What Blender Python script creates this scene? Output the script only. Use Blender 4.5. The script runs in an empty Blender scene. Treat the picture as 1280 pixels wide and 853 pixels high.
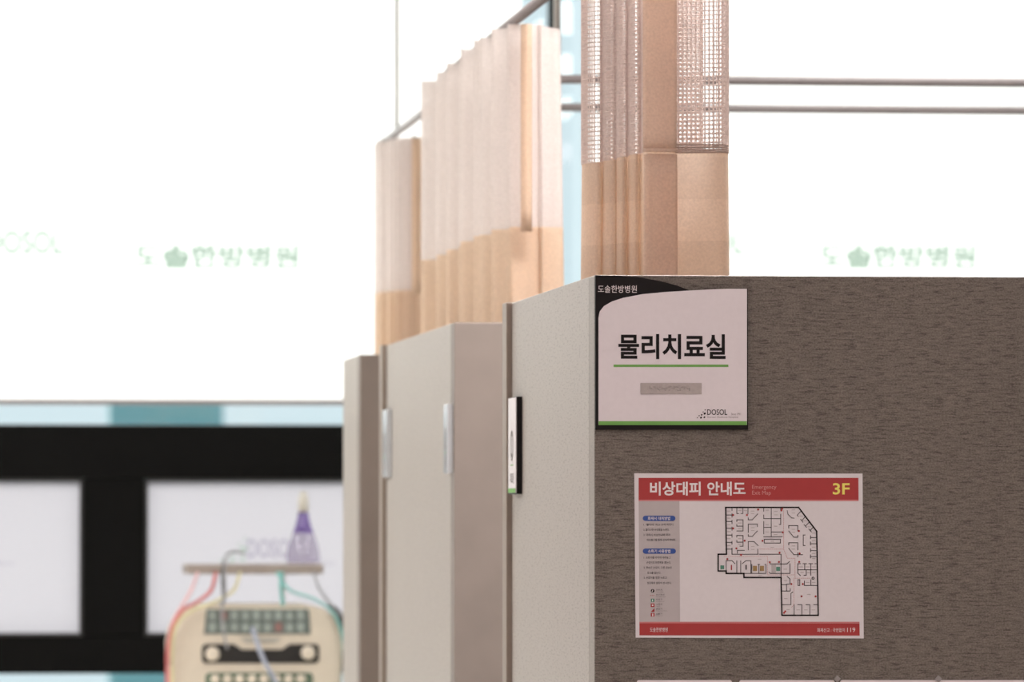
import bpy, bmesh, math, random
from mathutils import Vector, Matrix

random.seed(7)
sc = bpy.context.scene
C = sc.collection

# ------------------------------------------------------------------ camera
LENS, FPX = 200.0, 200.0 / 36.0 * 1280.0
CAM = Vector((0.0, 0.0, 1.5))
YAW = math.atan(770 / FPX)
PITCH = math.atan(213.5 / FPX)
cam_d = bpy.data.cameras.new('camera')
cam_d.lens, cam_d.sensor_width = LENS, 36.0
cam_d.clip_end = 500
cam_d.dof.use_dof = True
cam_d.dof.focus_distance = 7.42
cam_d.dof.aperture_fstop = 10.0
cam = bpy.data.objects.new('camera', cam_d)
cam.location = CAM
cam.rotation_euler = (math.pi / 2 + PITCH, 0, -YAW)
C.objects.link(cam)
sc.camera = cam

# ------------------------------------------------------------------ world, sun, room lights, one added fill, exposure
w = bpy.data.worlds.new('sky'); sc.world = w
w.use_nodes = True
bg = w.node_tree.nodes['Background']
bg.inputs['Color'].default_value = (0.74, 0.90, 0.97, 1)
bg.inputs['Strength'].default_value = 1.0

sun_d = bpy.data.lights.new('sun', 'SUN')
sun_d.energy, sun_d.angle = 22.0, math.radians(2)
sun_d.color = (1.0, 0.97, 0.93)
sun = bpy.data.objects.new('sun', sun_d)
sun.rotation_euler = Vector((0.25, -1.0, -0.75)).to_track_quat('-Z', 'Y').to_euler()
sun.location = (0, 30, 20)
C.objects.link(sun)

def ceiling_or_fill_lamp(x, y, e, sx=0.6, sy=1.2, col=(1.0, 0.81, 0.83)):
    d = bpy.data.lights.new('ceiling_or_fill_lamp', 'AREA')
    d.shape, d.size, d.size_y = 'RECTANGLE', sx, sy
    d.energy = e
    d.color = col
    o = bpy.data.objects.new('ceiling_or_fill_lamp', d)
    o.location = (x, y, 3.04)
    C.objects.link(o)
for lx in (-0.9, 0.9, 2.7):
    for ly, e in ((-1.0, 13), (1.4, 14), (3.8, 12), (6.0, 5)):
        ceiling_or_fill_lamp(lx, ly, e)
for ly in (8.6, 10.6, 12.6):                    # the lit half of the hall, over corridor and cubicles
    ceiling_or_fill_lamp(-1.2, ly, 35, col=(1.0, 0.95, 0.91))
    ceiling_or_fill_lamp(2.3, ly, 18, col=(1.0, 0.95, 0.91))
ceiling_or_fill_lamp(1.35, 8.35, 66, 0.9, 0.4, col=(1.0, 0.94, 0.91))  # added fill over the first cubicle to brighten the near curtain

vs = sc.view_settings
vs.view_transform, vs.look = 'Standard', 'None'
vs.exposure, vs.gamma, vs.use_curve_mapping = 0.0, 1.0, False
cy = sc.cycles
cy.use_denoising = True
cy.max_bounces, cy.transparent_max_bounces = 10, 24
cy.diffuse_bounces, cy.transmission_bounces = 6, 8
cy.sample_clamp_indirect = 4.0
cy.caustics_reflective = cy.caustics_refractive = False

# ------------------------------------------------------------------ photo pixel -> point on a wall plane of the room
cyw, syw, cp, sp_ = math.cos(YAW), math.sin(YAW), math.cos(PITCH), math.sin(PITCH)
FWD = Vector((syw * cp, cyw * cp, sp_)); RGT = Vector((cyw, -syw, 0)); UPV = RGT.cross(FWD)
def ray(px, py): return FWD * FPX + RGT * (px - 640) + UPV * (426.5 - py)
def at(px, py, Y):
    d = ray(px, py); return CAM + d * (Y / d.y)
def onx(px, py, X):
    d = ray(px, py); return CAM + d * (X / d.x)

# ------------------------------------------------------------------ materials
def srgb(*c):
    return tuple(((v / 255) / 12.92 if v / 255 < 0.04045 else ((v / 255 + 0.055) / 1.055) ** 2.4) for v in c)
MATS = {}
def mat(name, col, rough=0.5, metal=0.0, spec=0.5, noise=0.0, nscale=40.0):
    m = bpy.data.materials.new(name); m.use_nodes = True
    nt = m.node_tree; b = nt.nodes['Principled BSDF']
    b.inputs['Base Color'].default_value = (*col, 1)
    b.inputs['Roughness'].default_value = rough
    b.inputs['Metallic'].default_value = metal
    b.inputs['Specular IOR Level'].default_value = spec
    if noise:
        tc = nt.nodes.new('ShaderNodeTexCoord'); n = nt.nodes.new('ShaderNodeTexNoise')
        n.inputs['Scale'].default_value = nscale; n.inputs['Detail'].default_value = 4
        nt.links.new(tc.outputs['Object'], n.inputs['Vector'])
        r = nt.nodes.new('ShaderNodeValToRGB')
        r.color_ramp.elements[0].position, r.color_ramp.elements[1].position = 0.3, 0.7
        r.color_ramp.elements[0].color = (*[c * (1 - noise) for c in col], 1)
        r.color_ramp.elements[1].color = (*[min(1, c * (1 + noise)) for c in col], 1)
        nt.links.new(n.outputs['Fac'], r.inputs['Fac'])
        nt.links.new(r.outputs['Color'], b.inputs['Base Color'])
    MATS[name] = m
    return m

def cloth(name, col, transl=0.5, clear=0.0, bands=False):
    """woven cloth: part diffuse, part translucent, and see-through where the weave is open"""
    m = bpy.data.materials.new(name); m.use_nodes = True
    nt = m.node_tree; nt.nodes.clear(); L = nt.links
    out = nt.nodes.new('ShaderNodeOutputMaterial')
    d = nt.nodes.new('ShaderNodeBsdfDiffuse'); t = nt.nodes.new('ShaderNodeBsdfTranslucent')
    mx = nt.nodes.new('ShaderNodeMixShader'); mx.inputs[0].default_value = transl
    L.new(d.outputs[0], mx.inputs[1]); L.new(t.outputs[0], mx.inputs[2])
    tc = nt.nodes.new('ShaderNodeTexCoord'); n = nt.nodes.new('ShaderNodeTexNoise')
    n.inputs['Scale'].default_value = 300; n.inputs['Detail'].default_value = 2
    L.new(tc.outputs['Object'], n.inputs['Vector'])
    r = nt.nodes.new('ShaderNodeValToRGB')
    r.color_ramp.elements[0].position, r.color_ramp.elements[1].position = 0.3, 0.7
    r.color_ramp.elements[0].color = (*[c * 0.93 for c in col], 1)
    r.color_ramp.elements[1].color = (*[min(1, c * 1.07) for c in col], 1)
    L.new(n.outputs['Fac'], r.inputs['Fac'])
    colout = r.outputs['Color']
    if bands:                                   # woven bands across the cloth
        wv = nt.nodes.new('ShaderNodeTexWave'); wv.bands_direction = 'Z'; wv.wave_type = 'BANDS'
        wv.inputs['Scale'].default_value = 2.7
        L.new(tc.outputs['Object'], wv.inputs['Vector'])
        cr = nt.nodes.new('ShaderNodeValToRGB'); cr.color_ramp.interpolation = 'CONSTANT'
        cr.color_ramp.elements[0].color = (0.93, 0.925, 0.92, 1)
        cr.color_ramp.elements[1].position = 0.5; cr.color_ramp.elements[1].color = (1, 1, 1, 1)
        L.new(wv.outputs['Fac'], cr.inputs['Fac'])
        mm = nt.nodes.new('ShaderNodeMix'); mm.data_type = 'RGBA'; mm.blend_type = 'MULTIPLY'
        mm.inputs['Factor'].default_value = 1.0
        L.new(colout, mm.inputs['A']); L.new(cr.outputs['Color'], mm.inputs['B'])
        colout = mm.outputs['Result']
    L.new(colout, d.inputs['Color']); L.new(colout, t.inputs['Color'])
    last = mx.outputs[0]
    if clear:
        tr = nt.nodes.new('ShaderNodeBsdfTransparent'); m2 = nt.nodes.new('ShaderNodeMixShader')
        m2.inputs[0].default_value = clear
        L.new(last, m2.inputs[1]); L.new(tr.outputs[0], m2.inputs[2]); last = m2.outputs[0]
    L.new(last, out.inputs[0])
    MATS[name] = m
    return m

def clearmat(name, tint, gloss=0.06, haze=0.0, hazecol=(1, 1, 1), rough=0.02):
    """thin clear sheet: tinted see-through with a faint reflection; haze adds a milky part"""
    m = bpy.data.materials.new(name); m.use_nodes = True
    nt = m.node_tree; nt.nodes.clear(); L = nt.links
    out = nt.nodes.new('ShaderNodeOutputMaterial')
    tr = nt.nodes.new('ShaderNodeBsdfTransparent'); tr.inputs[0].default_value = (*tint, 1)
    last = tr.outputs[0]
    if haze:
        d = nt.nodes.new('ShaderNodeBsdfTranslucent'); d.inputs[0].default_value = (*hazecol, 1)
        a = nt.nodes.new('ShaderNodeMixShader'); a.inputs[0].default_value = haze
        L.new(last, a.inputs[1]); L.new(d.outputs[0], a.inputs[2]); last = a.outputs[0]
    if gloss:
        g = nt.nodes.new('ShaderNodeBsdfGlossy'); g.inputs['Roughness'].default_value = rough
        a = nt.nodes.new('ShaderNodeMixShader'); a.inputs[0].default_value = gloss
        L.new(last, a.inputs[1]); L.new(g.outputs[0], a.inputs[2]); last = a.outputs[0]
    L.new(last, out.inputs[0])
    MATS[name] = m
    return m

def wallcover(name, dark, light, rough, streak=1.0):
    """textured vinyl wall covering with fine horizontal streaks"""
    m = bpy.data.materials.new(name); m.use_nodes = True
    nt = m.node_tree; L = nt.links; b = nt.nodes['Principled BSDF']
    tc = nt.nodes.new('ShaderNodeTexCoord')
    def noise(scale3, sc_, det, rg=0.6):
        mp = nt.nodes.new('ShaderNodeMapping'); mp.inputs['Scale'].default_value = scale3
        L.new(tc.outputs['Object'], mp.inputs['Vector'])
        n = nt.nodes.new('ShaderNodeTexNoise'); n.inputs['Scale'].default_value = sc_
        n.inputs['Detail'].default_value = det; n.inputs['Roughness'].default_value = rg
        L.new(mp.outputs['Vector'], n.inputs['Vector']); return n.outputs['Fac']
    a = noise((48, 48, 320), 1.0, 6, 0.7)
    g = noise((420, 420, 560), 1.0, 1)
    c = noise((3, 3, 3), 1.0, 2)
    def mth(op, x, y):
        n = nt.nodes.new('ShaderNodeMath'); n.operation = op
        for i, v in enumerate((x, y)):
            if isinstance(v, (int, float)): n.inputs[i].default_value = v
            else: L.new(v, n.inputs[i])
        return n.outputs[0]
    s = mth('ADD', mth('MULTIPLY', a, 0.48 * streak), mth('ADD', mth('MULTIPLY', g, 0.44), mth('MULTIPLY', c, 0.08)))
    r = nt.nodes.new('ShaderNodeValToRGB')
    r.color_ramp.elements[0].position, r.color_ramp.elements[1].position = 0.36, 0.60
    r.color_ramp.elements[0].color = (*dark, 1); r.color_ramp.elements[1].color = (*light, 1)
    L.new(s, r.inputs['Fac'])
    dk = nt.nodes.new('ShaderNodeValToRGB')                      # short dark slubs of yarn
    dk.color_ramp.elements[0].position, dk.color_ramp.elements[1].position = 0.53, 0.655
    dk.color_ramp.elements[0].color = (1, 1, 1, 1); dk.color_ramp.elements[1].color = (0.48, 0.46, 0.46, 1)
    L.new(noise((52, 52, 380), 1.0, 3, 0.6), dk.inputs['Fac'])
    mm = nt.nodes.new('ShaderNodeMix'); mm.data_type = 'RGBA'; mm.blend_type = 'MULTIPLY'; mm.inputs['Factor'].default_value = 1.0
    L.new(r.outputs['Color'], mm.inputs['A']); L.new(dk.outputs['Color'], mm.inputs['B'])
    L.new(mm.outputs['Result'], b.inputs['Base Color'])
    b.inputs['Roughness'].default_value = rough
    b.inputs['Sheen Weight'].default_value = 0.55          # fine textile nap: bright at a grazing view
    b.inputs['Sheen Roughness'].default_value = 0.35
    b.inputs['Sheen Tint'].default_value = (1.0, 0.95, 0.90, 1)
    bp = nt.nodes.new('ShaderNodeBump'); bp.inputs['Strength'].default_value = 0.25
    bp.inputs['Distance'].default_value = 0.0006
    L.new(s, bp.inputs['Height']); L.new(bp.outputs['Normal'], b.inputs['Normal'])
    MATS[name] = m
    return m

wallcover('lit_side_wallcover', (0.27, 0.252, 0.232), (0.38, 0.36, 0.335), 0.42)  # side panels: grazing brightness put into a lighter base colour
wallcover('dark_wallcover', (0.080, 0.069, 0.056), (0.225, 0.202, 0.168), 0.42)
mat('brown_laminate', (0.235, 0.20, 0.18), 0.5, noise=0.06, nscale=12)
mat('edge_trim', (0.30, 0.25, 0.21), 0.45, noise=0.05)
mat('white_wall', (0.80, 0.79, 0.77), 0.7, noise=0.02, nscale=3)
mat('ceiling_white', (0.82, 0.82, 0.81), 0.8, noise=0.02, nscale=6)
mat('floor_vinyl', (0.55, 0.52, 0.48), 0.35, noise=0.08, nscale=8)
mat('black_frame', (0.004, 0.004, 0.004), 0.6, spec=0.08, noise=0.1)
mat('dark_gasket', (0.02, 0.02, 0.021), 0.5, noise=0.1)
mat('sign_black', (0.008, 0.007, 0.007), 0.45, spec=0.2, noise=0.1, nscale=200)
mat('sign_white', (0.80, 0.775, 0.80), 0.45, noise=0.015, nscale=120)
mat('print_black', (0.008, 0.007, 0.007), 0.5, spec=0.2)
mat('print_grey', (0.22, 0.20, 0.20), 0.6)
mat('print_green', (0.16, 0.42, 0.085), 0.5, noise=0.03)
mat('print_white', (0.85, 0.82, 0.82), 0.5)
mat('print_red', (0.41, 0.036, 0.036), 0.5, noise=0.03, nscale=60)
mat('print_pale_red', (0.60, 0.22, 0.22), 0.5)
mat('print_faint_red', (0.66, 0.30, 0.28), 0.5)
mat('print_blue', (0.03, 0.085, 0.33), 0.5)
mat('print_yellow', (0.86, 0.78, 0.16), 0.5)
mat('print_panel_grey', (0.50, 0.475, 0.475), 0.6, noise=0.02)
mat('print_line', (0.05, 0.046, 0.05), 0.6)
mat('print_tan', (0.36, 0.25, 0.10), 0.6)
mat('print_teal', (0.09, 0.28, 0.20), 0.6)
mat('paper', (0.75, 0.74, 0.755), 0.55, noise=0.015, nscale=150)
mat('brushed_plate', (0.46, 0.43, 0.41), 0.34, metal=0.2, noise=0.06, nscale=300)
mat('acrylic', (0.62, 0.66, 0.70), 0.2, noise=0.02)
mat('card_white', (0.82, 0.78, 0.77), 0.5, noise=0.02)
mat('clip_grey', (0.34, 0.33, 0.32), 0.35, metal=0.4, noise=0.06)
mat('rail_white', (0.26, 0.235, 0.24), 0.35, noise=0.03)
mat('rod_steel', (0.55, 0.55, 0.54), 0.3, metal=0.7, noise=0.04)
mat('machine_cream', (0.72, 0.66, 0.56), 0.4, noise=0.03)
mat('machine_dark', (0.02, 0.02, 0.02), 0.35, noise=0.1)
mat('machine_panel', (0.16, 0.20, 0.19), 0.4, noise=0.12, nscale=90)
mat('machine_key', (0.33, 0.39, 0.37), 0.4, noise=0.05)
mat('machine_red', (0.30, 0.17, 0.16), 0.4, noise=0.05)
mat('machine_green', (0.12, 0.18, 0.13), 0.4, noise=0.1)
mat('machine_chin', (0.45, 0.44, 0.40), 0.4, noise=0.05)
mat('tray_taupe', (0.33, 0.29, 0.265), 0.5, noise=0.06)
mat('cart_grey', (0.55, 0.55, 0.54), 0.4, noise=0.05)
mat('rubber', (0.03, 0.03, 0.03), 0.6, noise=0.1)
mat('wire_red', (0.58, 0.16, 0.16), 0.45, noise=0.05)
mat('wire_pink', (0.75, 0.48, 0.50), 0.45, noise=0.05)
mat('wire_yellow', (0.66, 0.62, 0.38), 0.45, noise=0.05)
mat('wire_green', (0.20, 0.45, 0.25), 0.45, noise=0.05)
mat('wire_teal', (0.20, 0.50, 0.48), 0.45, noise=0.05)
mat('wire_grey', (0.30, 0.31, 0.33), 0.45, noise=0.05)
mat('wire_black', (0.03, 0.03, 0.035), 0.45, noise=0.05)
mat('wire_blue', (0.36, 0.40, 0.50), 0.45, noise=0.05)
mat('cap_white', (0.58, 0.57, 0.52), 0.45, noise=0.03)
mat('building_teal', (0.16, 0.36, 0.38), 0.6, noise=0.05, nscale=0.3)
mat('building_window', (0.25, 0.40, 0.44), 0.2, noise=0.1)
cloth('curtain_tan', (0.88, 0.755, 0.645), 0.58, bands=True)
cloth('curtain_plain', (0.77, 0.62, 0.49), 0.50)
cloth('curtain_band', (0.87, 0.74, 0.645), 0.56)
cloth('net_thread', (0.90, 0.83, 0.805), 0.45)
cloth('net_weave', (0.83, 0.77, 0.75), 0.52, clear=0.25)
cloth('hem_thread', (0.62, 0.50, 0.45), 0.4)
cloth('blind_cloth', (0.68, 0.68, 0.68), 0.75)
cloth('film_white', (0.49, 0.482, 0.505), 0.65)
clearmat('window_glass', (0.97, 0.985, 0.98), 0.05)
clearmat('ink_green', (0.36, 0.45, 0.385), 0.0)
clearmat('ink_lilac', (0.70, 0.66, 0.75), 0.0)
clearmat('ink_pale_green', (0.72, 0.86, 0.74), 0.0)
clearmat('ink_dark', (0.25, 0.25, 0.27), 0.0)
clearmat('bottle_clear', (0.78, 0.75, 0.83), 0.07, haze=0.25, hazecol=(0.8, 0.76, 0.86), rough=0.12)
clearmat('bottle_purple', (0.50, 0.42, 0.68), 0.06, haze=0.35, hazecol=(0.42, 0.30, 0.62), rough=0.12)

# ------------------------------------------------------------------ object helpers
def root_loc(o):
    v = Vector((0, 0, 0))
    while o is not None:
        v += o.location; o = o.parent
    return v
def empty(name, loc, label=None, cat=None, group=None, kind=None):
    o = bpy.data.objects.new(name, None); C.objects.link(o)
    o.location = loc; o.empty_display_size = 0.1
    tag(o, label, cat, group, kind)
    return o
def tag(o, label=None, cat=None, group=None, kind=None):
    for k, v in (('label', label), ('category', cat), ('group', group), ('kind', kind)):
        if v: o[k] = v
    return o
def link_mesh(name, me, m, parent=None, origin=None, smooth=False):
    """me holds world coordinates"""
    o = bpy.data.objects.new(name, me); C.objects.link(o)
    if parent is not None:
        me.transform(Matrix.Translation(-root_loc(parent))); o.parent = parent
    elif origin is not None:
        me.transform(Matrix.Translation(-Vector(origin))); o.location = origin
    me.materials.append(MATS[m])
    if smooth:
        for p in me.polygons: p.use_smooth = True
    return o
def bm_obj(name, bm, m, parent=None, origin=None, smooth=False):
    bmesh.ops.recalc_face_normals(bm, faces=bm.faces[:])
    me = bpy.data.meshes.new(name); bm.to_mesh(me); bm.free()
    return link_mesh(name, me, m, parent, origin, smooth)
def add_box(bm, a, b):
    (x0, y0, z0), (x1, y1, z1) = a, b
    v = [bm.verts.new(p) for p in ((x0, y0, z0), (x1, y0, z0), (x1, y1, z0), (x0, y1, z0),
                                   (x0, y0, z1), (x1, y0, z1), (x1, y1, z1), (x0, y1, z1))]
    return [bm.faces.new([v[i] for i in f]) for f in
            ((0, 3, 2, 1), (4, 5, 6, 7), (0, 1, 5, 4), (1, 2, 6, 5), (2, 3, 7, 6), (3, 0, 4, 7))]
def box(name, a, b, m, parent=None, bevel=0.0, origin=None):
    bm = bmesh.new(); add_box(bm, a, b)
    if bevel:
        bmesh.ops.bevel(bm, geom=bm.edges[:], offset=bevel, segments=2, affect='EDGES', profile=0.5)
    return bm_obj(name, bm, m, parent, origin)
def add_tube(bm, pts, r, n=8, cap=True):
    pts = [Vector(p) for p in pts]; rings = []
    up = Vector((0, 0, 1))
    for i, p in enumerate(pts):
        t = (pts[min(i + 1, len(pts) - 1)] - pts[max(i - 1, 0)]).normalized()
        a = t.cross(up)
        if a.length < 1e-3: a = t.cross(Vector((1, 0, 0)))
        a.normalize(); b = a.cross(t)
        rr = r[i] if isinstance(r, (list, tuple)) else r
        rings.append([bm.verts.new(p + (a * math.cos(k * 2 * math.pi / n) + b * math.sin(k * 2 * math.pi / n)) * rr) for k in range(n)])
    for i in range(len(rings) - 1):
        for k in range(n):
            bm.faces.new((rings[i][k], rings[i][(k + 1) % n], rings[i + 1][(k + 1) % n], rings[i + 1][k]))
    if cap:
        bm.faces.new(rings[0][::-1]); bm.faces.new(rings[-1])
def tube(name, pts, r, m, parent=None, n=8, origin=None):
    bm = bmesh.new(); add_tube(bm, pts, r, n)
    return bm_obj(name, bm, m, parent, origin, smooth=True)
def spline(pts, per=8):
    """smooth curve through the points"""
    P = [Vector(p) for p in pts]; P = [2 * P[0] - P[1]] + P + [2 * P[-1] - P[-2]]
    out = []
    for i in range(1, len(P) - 2):
        for k in range(per):
            t = k / per; a, b, c, d = P[i - 1], P[i], P[i + 1], P[i + 2]
            out.append(0.5 * ((2 * b) + (c - a) * t + (2 * a - 5 * b + 4 * c - d) * t * t + (3 * b - a - 3 * c + d) * t ** 3))
    out.append(P[-2])
    return out
def add_prism(bm, poly, y0, y1):
    """poly of world (x, z), from depth y0 back to y1"""
    f = [bm.verts.new((x, y0, z)) for x, z in poly]; b = [bm.verts.new((x, y1, z)) for x, z in poly]
    n = len(poly)
    bm.faces.new(f); bm.faces.new(b[::-1])
    for i in range(n):
        bm.faces.new((f[i], b[i], b[(i + 1) % n], f[(i + 1) % n]))
def px_poly(pts, Y):
    return [(p.x, p.z) for p in (at(x, y, Y) for x, y in pts)]
def plate(name, pts, Y, thick, m, parent, bevel=0.0):
    """flat plate whose outline is given on the plane Y; it rises 'thick' towards the room"""
    bm = bmesh.new(); add_prism(bm, px_poly(pts, Y), Y - thick, Y)
    if bevel:
        bmesh.ops.bevel(bm, geom=bm.edges[:], offset=bevel, segments=1, affect='EDGES')
    bmesh.ops.triangulate(bm, faces=[f for f in bm.faces if len(f.verts) > 4])
    return bm_obj(name, bm, m, parent)
def rect(x0, y0, x1, y1): return [(x0, y1), (x1, y1), (x1, y0), (x0, y0)]
def flat_print(name, polys, Y, m, parent):
    """ink: flat polygons on a plane"""
    bm = bmesh.new()
    for poly in polys:
        f = bm.faces.new([bm.verts.new((x, Y, z)) for x, z in px_poly(poly, Y)])
        if f.normal.y > 0: f.normal_flip()
    bm.normal_update()
    me = bpy.data.meshes.new(name); bm.to_mesh(me); bm.free()
    o = link_mesh(name, me, m, parent)
    if len(polys) > 1: o['kind'] = 'stuff'                  # tiny printed marks
    return o
def seg(x0, y0, x1, y1, wd):
    dx, dy = x1 - x0, y1 - y0; l = math.hypot(dx, dy) or 1
    ux, uy = dx / l * wd / 2, dy / l * wd / 2; nx, ny = -uy, ux
    return [(x0 - ux + nx, y0 - uy + ny), (x1 + ux + nx, y1 + uy + ny), (x1 + ux - nx, y1 + uy - ny), (x0 - ux - nx, y0 - uy - ny)]
def lines(pts, wd): return [seg(*a, *b, wd) for a, b in zip(pts, pts[1:])]
def disc(x, y, r, n=12): return [(x + r * math.cos(k * 2 * math.pi / n), y + r * math.sin(k * 2 * math.pi / n)) for k in range(n)]
def pill(x0, y0, x1, y1, n=6):
    r = (y1 - y0) / 2; c = (y0 + y1) / 2
    return [(x1 - r + r * math.sin(k * math.pi / n), c - r * math.cos(k * math.pi / n)) for k in range(n + 1)] + \
           [(x0 + r - r * math.sin(k * math.pi / n), c + r * math.cos(k * math.pi / n)) for k in range(n + 1)]

def glyph_mesh(s, bold=0.0):
    cu = bpy.data.curves.new('lettering', 'FONT'); cu.body = s; cu.offset = bold; cu.resolution_u = 3
    t = bpy.data.objects.new('lettering', cu); C.objects.link(t)
    dg = bpy.context.evaluated_depsgraph_get(); dg.update()
    me = bpy.data.meshes.new_from_object(t.evaluated_get(dg))
    bpy.data.objects.remove(t); bpy.data.curves.remove(cu)
    me.materials.clear()
    return me
def letter(s, x0, y0, x1, y1, Y, m, parent, bold=0.0, name='lettering', X=None):
    """words whose ink fills the box x0..x1, y0..y1 (photo pixels) on the plane Y (or on the side plane X)"""
    me = glyph_mesh(s, bold)
    xs = [v.co.x for v in me.vertices]; ys = [v.co.y for v in me.vertices]
    ax, bx, ay, by = min(xs), max(xs), min(ys), max(ys)
    if X is None:
        p, q = at(x0, y1, Y), at(x1, y0, Y)
    else:
        p, q = onx(x0, y1, X), onx(x1, y0, X)
    for v in me.vertices:
        u, t = (v.co.x - ax) / (bx - ax), (v.co.y - ay) / (by - ay)
        if X is None: v.co = (p.x + (q.x - p.x) * u, Y, p.z + (q.z - p.z) * t)
        else: v.co = (X, p.y + (q.y - p.y) * u, p.z + (q.z - p.z) * t)
    return link_mesh(name, me, m, parent)
def logo_dots(x0, y0, x1, y1):
    """the hospital's mark: rising rows of slanted lozenges"""
    w_, h_ = x1 - x0, y1 - y0; out = []
    for u, v, r in ((0.06, 0.95, 0.055), (0.27, 0.72, 0.065), (0.55, 0.62, 0.09), (0.72, 0.30, 0.06), (0.95, 0.06, 0.06),
                    (0.48, 0.94, 0.11), (0.90, 0.48, 0.12), (0.86, 0.90, 0.10)):
        cx, cyy, rx, ry = x0 + u * w_, y0 + v * h_, r * w_, r * h_ * 1.15
        pts = []
        for k in range(10):
            a = k * 2 * math.pi / 10
            ex, ey = rx * 1.25 * math.cos(a), ry * 0.8 * math.sin(a)
            pts.append((cx + ex * 0.8 + ey * 0.5, cyy - ex * 0.5 * h_ / w_ + ey * 0.9))
        out.append(pts)
    return out

# ------------------------------------------------------------------ room shell
Y1 = 7.33                      # front of the near dark partition
YW = 15.0                      # window wall
XL, XR, YB, ZC = -2.6, 4.6, -3.0, 3.1
tag(box('floor', (XL, YB, -0.1), (XR, YW + 0.2, 0), 'floor_vinyl'), kind='structure')
tag(box('ceiling', (XL - .1, YB - .1, ZC), (XR + .1, YW + 0.2, ZC + 0.1), 'ceiling_white'), kind='structure')
tag(box('wall_left', (XL - 0.1, YB, 0), (XL, YW + 0.2, ZC), 'white_wall'), kind='structure')
tag(box('wall_right', (XR, YB, 0), (XR + 0.1, YW + 0.2, ZC), 'white_wall'), kind='structure')
tag(box('wall_rear', (XL, YB - 0.1, 0), (XR, YB, ZC), 'white_wall'), kind='structure')
ZSILL = 0.82
tag(box('wall_back', (XL, YW, 0), (XR, YW + 0.2, ZSILL), 'white_wall'), kind='structure')

# window along the back wall: clear glass, black sashes with white film, black mullion
win = empty('window_1', (1.0, YW, ZSILL), kind='structure')
box('glass_pane', (XL, YW + 0.085, ZSILL), (XR, YW + 0.091, ZC), 'window_glass', win)
def zpx(y, Y=YW): return at(420, y, Y).z
def xpx(x, Y=YW): return at(x, 500, Y).x
zt, zb = zpx(531), zpx(842)
pt, pb = zpx(599), zpx(795)
box('top_rail', (XL, YW + 0.02, pt), (XR, YW + 0.08, zt), 'black_frame', win, 0.004)
box('bottom_rail', (XL, YW + 0.02, zb), (XR, YW + 0.08, pb), 'black_frame', win, 0.004)
panes = [(-540, -297), (-219, 104), (182, 505), (583, 906), (984, 1307), (1385, 1700)]
edges = [XL] + [v for p in panes for v in (xpx(p[0]), xpx(p[1]))] + [XR]
for k in range(0, len(edges), 2):
    if edges[k + 1] > edges[k]:
        box('stile', (edges[k], YW + 0.02, pb), (edges[k + 1], YW + 0.08, pt), 'black_frame', win, 0.004)
for i, (a, b) in enumerate(panes):
    xa, xb = max(XL + 0.002, xpx(a)), min(XR, xpx(b))
    if xb - xa < 0.1: continue
    p = box('film_pane', (xa, YW + 0.050, pb), (xb, YW + 0.056, pt), 'film_white', win)
    bm = bmesh.new(); g = 0.008
    for q in (((xa, YW + .015, pb), (xa + g, YW + .05, pt)), ((xb - g, YW + .015, pb), (xb, YW + .05, pt)),
              ((xa + g, YW + .015, pb), (xb - g, YW + .05, pb + g)), ((xa + g, YW + .015, pt - g), (xb - g, YW + .05, pt))):
        add_box(bm, *q)
    bm_obj('gasket', bm, 'dark_gasket', p)
    YF = YW + 0.0495
    flat_print('logo_print', logo_dots(a + 92, 672, a + 126, 702), YF, 'ink_pale_green', p)
    letter('DOSOL', a + 127, 674, a + 190, 698, YF, 'ink_lilac', p, 0.02)
    letter('Korean Medicine Hospital', a + 127, 702, a + 236, 708, YF, 'ink_lilac', p)
box('mullion', (xpx(688.5), YW + 0.0, zt), (xpx(700), YW + 0.08, ZC), 'black_frame', win, 0.003)
box('mullion', (xpx(-640), YW + 0.0, zt), (xpx(-628), YW + 0.08, ZC), 'black_frame', win, 0.003)

# roller blinds in front of the glass, printed with the hospital's name
def roller_blind(xa, xb, label, marks):
    YR = YW - 0.08
    a, b = at(xa, 503, YR), at(xb, 503, YR)
    zbot = a.z
    r = empty('roller_blind', ((a.x + b.x) / 2, YR, zbot), label, 'blind', 'roller blinds on the window wall')
    cl = box('blind_cloth', (a.x, YR, zbot), (b.x, YR + 0.0012, ZC - 0.07), 'blind_cloth', r)
    box('bottom_bar', (a.x, YR - 0.008, zbot - 0.004), (b.x, YR + 0.009, zbot + 0.010), 'rail_white', r, 0.002)
    bm = bmesh.new(); add_tube(bm, [(a.x, YR + 0.012, ZC - 0.05), (b.x, YR + 0.012, ZC - 0.05)], 0.035, 14)
    bm_obj('roller', bm, 'blind_cloth', r, smooth=True)
    YP = YR - 0.001
    for k, x, y0, y1, x1 in marks:
        if k == 'K': letter('도솔한방병원', x, y0, x1, y1, YP, 'ink_green', cl, 0.04)
        else:
            flat_print('logo_print', logo_dots(x - 52, y0 - 4, x - 8, y1 + 6), YP, 'ink_green', cl)
            letter('DOSOL', x, y0, x1, y1, YP, 'ink_green', cl, 0.03)
            letter('Since 1991', x1 + 4, y1 - 5, x1 + 60, y1 + 1, YP, 'ink_green', cl)
            letter('Korean Medicine Hospital', x, y1 + 6, x1 + 56, y1 + 13, YP, 'ink_green', cl)
    return r
roller_blind(-560, 652, 'wide white roller blind with faint green lettering, left of the black mullion',
             [('D', -18, 288, 318, 80), ('K', 168, 306, 336, 374)])
roller_blind(734, 1720, 'white roller blind behind the near curtain, right of the black mullion',
             [('D', 838, 288, 318, 930), ('K', 1024, 306, 336, 1220)])

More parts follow.
